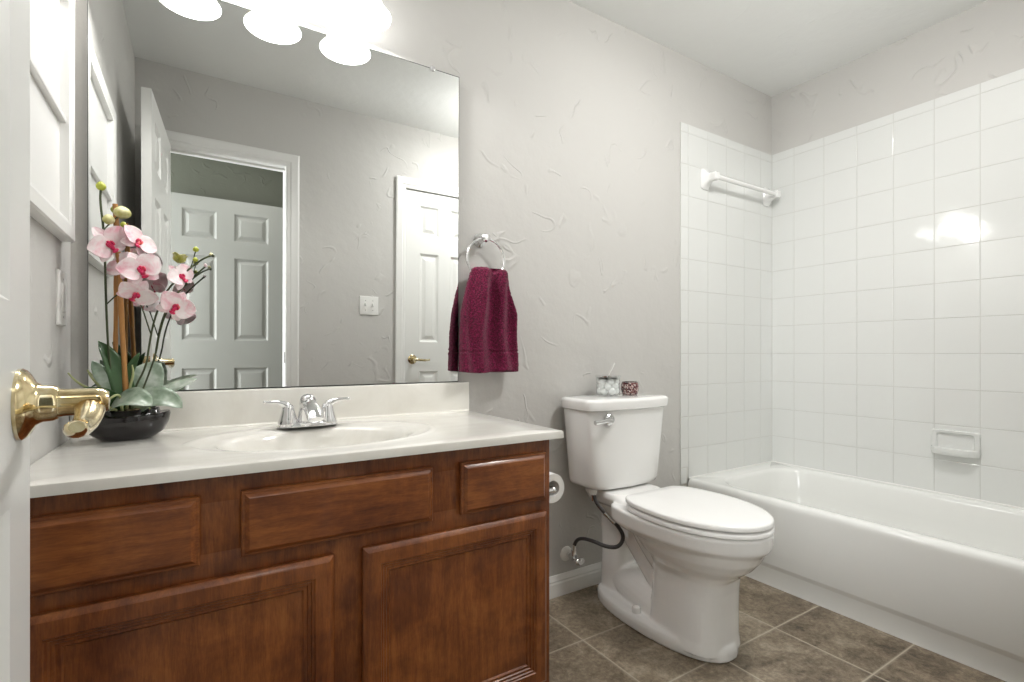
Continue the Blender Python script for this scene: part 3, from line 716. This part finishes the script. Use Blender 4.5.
# seat ring and lid
def seat_rings(z0, z1, hw, yf, yb, hb, r): return [egg(z0, hw-r, yf+r, -.50, yb, hb-r), egg(z0+r*.6, hw, yf, -.50, yb, hb), egg(z1-r, hw, yf, -.50, yb, hb), egg(z1-r*.3, hw-r*.5, yf+r*.5, -.50, yb-r*.5, hb), egg(z1, hw-r*1.6, yf+r*1.6, -.50, yb-r, hb-r)]
bm = B(); rings(bm, seat_rings(.429, .446, .187, -.766, -.315, .110, .005)); obj('seat', bm, M['seat'], tl, angle=50)
bm = B(); rr_ = seat_rings(.4505, .469, .186, -.765, -.305, .100, .005)
for f, dz in ((.80, .0025), (.5, .005), (.2, .006)):
    rr_.append([(TX+(x-TX)*f, -.52+(y+.52)*f, .469+dz) for x, y, z in egg(0, .178, -.757, -.50, -.310, .092)])
rings(bm, rr_); obj('seat_lid', bm, M['seat'], tl, angle=50)
for s in (-1, 1):
    bm = B(); box(bm, (TX+s*.075-.022, -.318, .4285), (TX+s*.075+.022, -.288, .458), .006, 3); obj('seat_hinge', bm, M['seat'], tl)
# supply valve and hose
sv = thing('supply_valve', 'chrome shut-off valve with dark braided hose left of the toilet', 'water valve', (1.215, 0, .165))
vx, vz = 1.285, .160
bm = B(); lathe(bm, (vx, 0, vz), [(.0004, -.0005), (.030, -.0005), (.029, -.004), (.020, -.010), (.010, -.012), (.0004, -.012)], 28, axis='Y'); obj('escutcheon', bm, M['plastic'], sv)
bm = B(); tube(bm, [(vx, -.010, vz), (vx, -.064, vz)], .0095, 14); tube(bm, [(vx, -.050, vz-.010), (vx, -.050, vz+.030)], [.014, .011], 14); lathe(bm, (vx, -.036, vz), [(.015, 0), (.015, -.026)], 8, axis='Y')
obj('valve_body', bm, M['chrome'], sv)
bm = B(); tube(bm, [(vx, -.060, vz), (vx+.004, -.078, vz-.004)], .005, 10); ball(bm, (vx+.004, -.084, vz-.005), .020, 1.2, .5, .8, 3); obj('valve_handle', bm, M['chrome'], sv)
ix, iy = 1.300, -.150
bm = B(); hose = [(vx, -.050, .185), (vx, -.056, .222), (vx+.004, -.085, .250), (1.300, -.150, .256), (1.318, -.205, .246), (1.345, -.245, .252), (1.368, -.250, .290), (1.340, -.240, .338), (1.310, -.200, .380), (ix, -.165, .410), (ix, iy, .445)]
tube(bm, hose, .0075, 12, smoothpath=3); obj('hose', bm, M['rubber'], sv)
bm = B(); tube(bm, [(vx, -.050, .182), (vx, -.053, .215)], .0095, 12); obj('hose_ferrule', bm, M['chrome'], sv)
bm = B(); tube(bm, [(ix, iy, .412), (ix, iy, .448)], .009, 12); obj('hose_ferrule', bm, M['chrome'], sv)
bm = B(); tube(bm, [(1.334, -.234, .343), (1.311, -.203, .377)], .0088, 12); obj('hose_sleeve', bm, M['chrome_sat'], sv)
bm = B(); lathe(bm, (ix, iy, .436), [(.012, 0), (.016, .006), (.016, .021), (.0004, .021)], 8); obj('tank_nut', bm, M['plastic'], sv)

# ================================================================ TOILET PAPER
px_, pz_ = .870, .592
ph = thing('toilet_paper_holder', 'chrome paper holder on the side of the vanity', 'paper holder', (.80, -.41, .59))
bm = B()
for y in (-.478, -.345):
    lathe(bm, (.7995, y, pz_), [(.0004, 0), (.022, 0), (.020, .005), (.008, .009), (.007, .060), (.0004, .060)], 20, axis='X')
    ball(bm, (px_-.008, y, pz_), .0095, sub=2)
tube(bm, [(px_-.008, -.478, pz_), (px_-.008, -.345, pz_)], .007, 12)
obj('holder_body', bm, M['chrome'], ph)
bm = B(); pr = [(.023, -.466), (.0415, -.466), (.0425, -.464), (.0425, -.360), (.0415, -.358), (.023, -.358)]
V = lathe(bm, (px_, 0, pz_), pr, 40, axis='Y', cap=False)
for i in range(40): bm.faces.new((V[0][i], V[-1][i], V[-1][(i+1) % 40], V[0][(i+1) % 40]))
bmesh.ops.remove_doubles(bm, verts=bm.verts, dist=1e-5)
tag(obj('toilet_paper_roll', bm, M['paper'], None, origin=(px_, -.41, pz_)), 'white toilet paper roll hanging beside the vanity', 'toilet paper')

# ================================================================ TOWEL RING AND TOWEL
rx, rz = .884, 1.322
tr = thing('towel_ring', 'round chrome towel ring on the wall right of the mirror', 'towel ring', (rx, 0, 1.40))
bm = B(); lathe(bm, (rx-.004, 0, 1.398), [(.0004, -.0005), (.026, -.0005), (.025, -.005), (.014, -.011), (.0105, -.020), (.0105, -.040), (.015, -.046), (.0165, -.056), (.012, -.064), (.0004, -.066)], 28, axis='Y'); obj('ring_post', bm, M['chrome'], tr)
bm = B(); tube(bm, [(rx+.076*math.cos(t), -.045+.001*math.sin(t), rz+.076*math.sin(t)) for t in (2*PI*k/48 for k in range(48))], .0042, 10, loop=True); obj('ring', bm, M['chrome'], tr)
bm = B(); rs = []
NZ, NT = 90, 120
ztop, zbot = 1.296, .915
for i in range(NZ+1):
    s = i/NZ; z = ztop-(ztop-zbot)*s
    w = .066+.038*min(1, s/.45)**.8+.014*s                         # half width
    w *= min(1, .80+.2*(s/.03)) if s < .03 else 1
    th = .026+.004*math.sin(s*6)
    if s < .06: th *= math.sqrt(max(.02, 1-(1-s/.06)**2))
    hem = 0
    if .785 < s < .80 or .815 < s < .83: hem = .0028
    if .80 <= s <= .815: hem = -.0010
    if s > .83: hem = .0015
    ring = []
    for k in range(NT):
        t = 2*PI*k/NT; u, v = sup(t, w+hem, th+hem, 3.2)
        fold = min(1, .30+s*3)*.025*(1-.66*s)*math.sin(u*78+1.2*math.sin(s*3)+.6)+min(1, .4+s*3)*.009*math.sin(u*34+2.0*s)
        fold += .004*noise.noise(Vector((u*30, v*20, z*14)))
        sag = (.004*abs(math.sin(u*40))+.020*math.exp(-((u-.012)/.016)**2)) if s < .12 else 0
        ring.append((rx+.009+u+.004*noise.noise(Vector((z*9, v*10, 2))), -.050+v*.9+fold*(1 if v < 0 else -.3)*min(1, abs(v)/th*1.2), z-sag*(1-s/.12)+(.004*math.sin(u*30) if s > .9 else 0)))
    rs.append(ring)
rings(bm, rs)
tw = tag(obj('hand_towel', bm, M['towel'], None, origin=(rx, -.05, .92), angle=80), 'burgundy terry hand towel draped through the chrome ring', 'towel')
tex = bpy.data.textures.new('terry_loops', 'CLOUDS'); tex.noise_scale = .006
ss = tw.modifiers.new('fine', 'SUBSURF'); ss.levels = 1; ss.render_levels = 2
dm = tw.modifiers.new('loops', 'DISPLACE'); dm.texture = tex; dm.strength = .0045; dm.mid_level = .5

# ================================================================ JAR, COTTON, VOTIVE ON THE TANK
tz = .8093
jx, jy = 1.425, -.100
jr = thing('glass_jar', 'small glass jar of cotton balls with chrome lid on the toilet tank', 'jar', (jx, jy, tz))
bm = B(); prj = [(.0004, .0005), (.046, .0005), (.049, .004), (.049, .076), (.047, .078), (.0465, .076), (.0465, .007), (.043, .005), (.0004, .005)]
lathe(bm, (jx, jy, tz), prj, 36, cap=False); obj('jar_glass', bm, M['glass'], jr)
bm = B(); lathe(bm, (jx, jy, tz+.0765), [(.0004, 0), (.044, 0), (.053, .001), (.0535, .006), (.049, .0085), (.012, .010), (.0004, .010)], 36); ld = obj('jar_lid', bm, M['chrome'], jr)
bm = B(); tube(bm, [(jx+.004, jy, tz+.085), (jx+.024, jy-.004, tz+.118), (jx+.032, jy-.004, tz+.134)], [.002, .002, .003], 8); obj('lid_handle', bm, M['plastic'], ld)
rc = random.Random(7); spots = []
for layer, z, n, ph0 in ((0, .0205, 6, .3), (1, .0405, 6, .8), (2, .0600, 6, .1)):
    for k in range(n):
        t = 2*PI*k/n+ph0; spots.append((jx+.0300*math.cos(t), jy+.0300*math.sin(t), tz+z))
bm = B(); ball(bm, (0,0,0), .0148, sub=3)
for v in bm.verts: v.co *= 1+.08*noise.noise(v.co*120)
cb0 = obj('cotton_ball', bm, M['cotton'])
for i, p in enumerate(spots):
    c = cb0 if i == 0 else cb0.copy()
    if i: COL.objects.link(c)
    c.location = p; c.rotation_euler = (rc.uniform(0, 6), rc.uniform(0, 6), rc.uniform(0, 6))
    tag(c, 'white cotton ball inside the lidded glass jar on the tank', 'cotton ball', 'cotton balls in the glass jar')
cx_, cy_ = 1.548, -.100
bm = B(); prv = [(.0004, 0), (.029, 0), (.033, .004), (.0375, .022), (.0365, .042), (.033, .053), (.031, .053), (.034, .042), (.035, .022), (.030, .006), (.0004, .005)]
lathe(bm, (cx_, cy_, tz), prv, 32, cap=False)
vt = thing('candle_holder', 'small round dark mosaic glass candle holder on the toilet tank', 'candle holder', (cx_, cy_, tz))
obj('mosaic_bowl', bm, M['mosaic'], vt)
bm = B(); lathe(bm, (cx_, cy_, tz+.0525), [(.031, 0), (.0335, 0), (.0335, .002), (.031, .002), (.031, 0)], 32, cap=False); obj('metal_rim', bm, M['chrome_sat'], vt)

# ================================================================ ORCHID
oc = thing('potted_orchid', 'pink and white orchid with bamboo stakes in a low black pot', 'potted plant', (-.140, -.115, CZ+.001))
ox, oy, oz = -.142, -.115, CZ+.001
bm = B()
def potring(a, b, z, lift=0.0, n=48):
    return [(ox+a*math.cos(t), oy+b*math.sin(t), oz+z+lift*(math.cos(t)**2)) for t in (2*PI*k/n for k in range(n))]
rings(bm, [potring(.050, .040, 0), potring(.056, .044, .003), potring(.074, .055, .018), potring(.083, .062, .036, .004), potring(.086, .064, .050, .008), potring(.084, .062, .055, .009), potring(.079, .057, .053, .008), potring(.066, .048, .058, .004), potring(.062, .044, .070, .004), potring(.058, .041, .070, .004), potring(.05, .036, .060, 0)])
obj('pot', bm, M['pot'], oc, angle=60)
bm = B()
for k in range(60):
    a = rc.uniform(0, 2*PI); r = rc.uniform(0, 1)**.5
    ball(bm, (ox+.050*r*math.cos(a), oy+.034*r*math.sin(a), oz+.064+rc.uniform(-.002, .006)), rc.uniform(.006, .012), 1, 1, .6, 1)
tag(obj('moss', bm, M['moss'], oc), kind='stuff')
for p0, p1, r in (((-.141,-.12,.80), (-.165,-.12,1.337), .0055), ((-.167,-.11,.80), (-.164,-.11,1.200), .0045)):
    bm = B(); p0, p1 = Vector(p0), Vector(p1); n = 15; P, R = [], []
    for k in range(n+1):
        f = k/n; P.append(p0.lerp(p1, f)); R.append(r*(1.16 if k % 5 == 3 else .96))
    tube(bm, P, R, 12, smoothpath=1); obj('bamboo_stake', bm, M['bamboo'], oc)
stems = {
 's1': ([(-.152,-.12,.83), (-.168,-.13,.90), (-.177,-.13,.991), (-.181,-.13,1.108), (-.183,-.13,1.224), (-.186,-.13,1.282), (-.192,-.13,1.34), (-.190,-.13,1.368)], .0024),
 's2': ([(-.142,-.12,.83), (-.127,-.135,.90), (-.104,-.14,.95), (-.098,-.14,1.003), (-.089,-.14,1.063), (-.067,-.14,1.133), (-.032,-.14,1.177), (.006,-.14,1.218), (.030,-.14,1.232)], .0022),
 's3': ([(-.135,-.11,.83), (-.110,-.12,.90), (-.086,-.12,.979), (-.080,-.12,1.028), (-.068,-.12,1.078), (-.045,-.12,1.129), (-.016,-.12,1.169), (.018,-.12,1.206)], .0021),
 'b1': ([(-.181,-.13,1.096), (-.164,-.13,1.118), (-.146,-.135,1.133), (-.128,-.145,1.158)], .0015),
 'b2': ([(-.095,-.14,1.030), (-.102,-.14,1.055), (-.112,-.145,1.095), (-.126,-.15,1.125)], .0015),
 'b3': ([(-.186,-.13,1.270), (-.176,-.13,1.285), (-.160,-.13,1.305)], .0014),
 'b4': ([(-.020,-.13,1.182), (-.010,-.13,1.210), (-.004,-.13,1.240)], .0013)}
for k, (p, r) in stems.items():
    bm = B(); tube(bm, p, [r*(1+.0*i) for i in range(len(p))], 8, smoothpath=2); obj('stem', bm, M['stem'], oc)
for p, r, s, mm in (((-.190,-.13,1.373), .0095, 1.15, 'bud'), ((-.152,-.125,1.318), .0170, .85, 'bud_open'), ((-.176,-.135,1.296), .0115, 1.0, 'bud_open'), ((-.148,-.135,1.288), .0062, 1.1, 'bud'),
                    ((-.003,-.13,1.246), .0065, 1.1, 'bud'), ((-.004,-.135,1.219), .0060, 1.0, 'bud'), ((.030,-.13,1.236), .0045, 1.0, 'bud_open'), ((.018,-.13,1.208), .0040, 1.2, 'petal'), ((.034,-.14,1.232), .0035, 1.2, 'stem')):
    bm = B()
    vs = ball(bm, p, r, 1.05, 1, s, 3)
    c = Vector(p)
    for v in vs:
        d = v.co-c
        if d.z > 0: v.co.x = c.x+d.x*(1-.25*d.z/r); v.co.y = c.y+d.y*(1-.25*d.z/r)
        if r > .01: a = math.atan2(d.y, d.x); v.co += d*(.07*math.cos(3*a))
    obj('flower_bud', bm, M[mm], oc)
def petal(bm, M4, L, W, cup=.25, curl=.2, tipw=.85, seed=0, nu=9, nv=7):
    grid = []
    for i in range(nu+1):
        u = i/nu; row = []
        w = W*(math.sin(PI*min(1, u**tipw*.985+.015)))**.62
        if u == 1: w = W*.06
        for j in range(nv):
            v = -1+2*j/(nv-1)
            x = v*w; y = L*u; z = cup*L*(u*u*.5-.35*u)*-1*curl*3 + cup*abs(v)**2*w*.5 + .0012*math.sin(v*9+seed+u*7)
            row.append(bm.verts.new(M4 @ Vector((x, y, z))))
        grid.append(row)
    for a, b in zip(grid, grid[1:]):
        for j in range(nv-1): bm.faces.new((a[j], a[j+1], b[j+1], b[j]))
def flower(pos, face, roll, size):
    pos = Vector(pos); f = Vector(face).normalized()
    up = Vector((0,0,1)); r = up.cross(f).normalized(); u2 = f.cross(r)
    Rm = Matrix((r, u2, f)).transposed().to_4x4() @ Matrix.Rotation(roll, 4, 'Z')
    T = Matrix.Translation(pos) @ Rm
    bm = B(); s = size
    for a, L, W, c in ((0, .92, .30, .2), (2.25, .86, .28, .2), (-2.25, .86, .28, .2)):
        petal(bm, T @ Matrix.Rotation(a, 4, 'Z') @ Matrix.Rotation(-.15, 4, 'X'), s*L, s*W, c, .3, 1.0, a)
    for a in (1.20, -1.20):
        petal(bm, T @ Matrix.Translation((0,0,.0015)) @ Matrix.Rotation(a, 4, 'Z') @ Matrix.Rotation(.12, 4, 'X'), s*1.02, s*.56, .35, .3, .72, a)
    fl = obj('flower', bm, M['petal'], oc, angle=180, recalc=False)
    so = fl.modifiers.new('thick', 'SOLIDIFY'); so.thickness = .0009; so.offset = 0
    su = fl.modifiers.new('round', 'SUBSURF'); su.levels = 1; su.render_levels = 1
    bm = B()
    for p, r_, q in (((0, -.10, .08), .12, (.9, 1.9, .9)), ((.11, .02, .14), .10, (.6, 1.3, 1.2)), ((-.11, .02, .14), .10, (.6, 1.3, 1.2)), ((0, -.32, .15), .11, (1.5, .8, .6)), ((0, .12, .12), .07, (1, 1.2, 1.4))):
        vs = ball(bm, (0,0,0), r_*s, *q, 2); bmesh.ops.transform(bm, matrix=T @ Matrix.Translation(Vector(p)*s), verts=vs)
    obj('flower_lip', bm, M['lip'], fl)
camd = Vector((.15, -1.5, -.05))
for pos, face, roll, size in (
    ((-.172, -.165, 1.232), (.75, -.9, -.10), .75, .050), ((-.120, -.150, 1.245), (.75, -.8, .35), -.6, .044),
    ((-.112, -.180, 1.176), (.45, -1.0, .10), .40, .050), ((-.122, -.160, 1.122), (.15, -.9, -.75), -.5, .044), ((-.150, -.125, 1.190), (-.4, -1.0, .2), .9, .036),
    ((-.034, -.150, 1.170), (.75, -1.0, .35), .6, .040), ((-.046, -.170, 1.095), (.45, -1.0, -.30), -.5, .046)):
    flower(pos, face, roll, size)
bm = B(); T = Matrix.Translation((-.040, -.14, 1.206))
for a in (0, 1.3, -1.3, 2.4, -2.4): petal(bm, T @ Matrix.Rotation(.2, 4, 'Y') @ Matrix.Rotation(a, 4, 'Z') @ Matrix.Rotation(1.0, 4, 'X'), .028, .014, .5, .2, .8, a)
fl = obj('flower', bm, M['bud_open'], oc, angle=180, recalc=False); so = fl.modifiers.new('thick', 'SOLIDIFY'); so.thickness = .0009; so.offset = 0
def leaf_mesh(base, mid, tip, W, up, fold=.25):
    bm = B(); b, m, t = Vector(base), Vector(mid), Vector(tip); up = Vector(up).normalized(); grid = []
    nu, nv = 18, 7
    for i in range(nu+1):
        u = i/nu; p = b*(1-u)**2+m*2*u*(1-u)+t*u*u; d = ((m-b)*(1-u)+(t-m)*u).normalized()
        side = d.cross(up).normalized(); n = side.cross(d).normalized()
        w = W*(.20+.80*math.sin(PI*u**.85)**.8)*(1 if u < .9 else math.sqrt(max(0, (1-u)/.1))+.02)
        grid.append([bm.verts.new(p+side*(v*w)+n*(fold*w*(abs(v)**1.3))) for v in [-1+2*j/(nv-1) for j in range(nv)]])
    for a, c in zip(grid, grid[1:]):
        for j in range(nv-1): bm.faces.new((a[j], a[j+1], c[j+1], c[j]))
    return bm
LV = [((-.150,-.12,.835), (-.142,-.125,.93), (-.196,-.125,1.012), .024, (.5,-1,.2), 'leaf'),
      ((-.150,-.11,.835), (-.130,-.10,.91), (-.190,-.10,.950), .020, (.4,-.9,.3), 'leaf'),
      ((-.150,-.13,.835), (-.178,-.16,.915), (-.243,-.15,.890), .022, (-.3,.4,1), 'leaf'),
      ((-.138,-.095,.835), (-.128,-.080,.90), (-.078,-.075,.958), .046, (.1,-1,.3), 'leaf_pale'),
      ((-.130,-.12,.835), (-.070,-.12,.89), (.000,-.120,.918), .024, (-.2,-.6,1), 'leaf_pale'),
      ((-.130,-.13,.842), (-.085,-.165,.905), (-.030,-.175,.850), .030, (.1,-.9,.7), 'leaf_pale'),
      ((-.170,-.15,.852), (-.130,-.205,.900), (-.088,-.205,.862), .032, (.2,-.8,.8), 'leaf_pale'),
      ((-.150,-.10,.835), (-.160,-.09,.92), (-.120,-.085,.985), .012, (.3,-1,.1), 'leaf'),
      ((-.155,-.095,.835), (-.175,-.08,.90), (-.215,-.07,.965), .022, (.2,-1,.2), 'leaf_pale')]
for b_, m_, t_, w_, u_, k_ in LV:
    lf = obj('leaf', leaf_mesh(b_, m_, t_, w_, u_), M[k_], oc, angle=180, recalc=False)
    so = lf.modifiers.new('thick', 'SOLIDIFY'); so.thickness = .0012; so.offset = 0
for p in ([(-.165,-.14,.840), (-.20,-.14,.895), (-.232,-.13,.915), (-.250,-.12,.938)], [(-.160,-.12,.84), (-.19,-.12,.90), (-.208,-.12,.925), (-.216,-.12,.945)], [(-.150,-.14,.845), (-.150,-.165,.888), (-.165,-.18,.885), (-.185,-.18,.855)],
          [(-.145,-.13,.845), (-.130,-.15,.890), (-.105,-.16,.885), (-.095,-.165,.850)], [(-.150,-.12,.845), (-.135,-.12,.91), (-.130,-.12,.935), (-.133,-.12,.955)], [(-.160,-.15,.850), (-.185,-.185,.870), (-.21,-.185,.862)]):
    bm = B(); tube(bm, p, [.0032, .0030, .0026, .0016][:len(p)], 8, smoothpath=2); obj('air_root', bm, M['root'], oc)
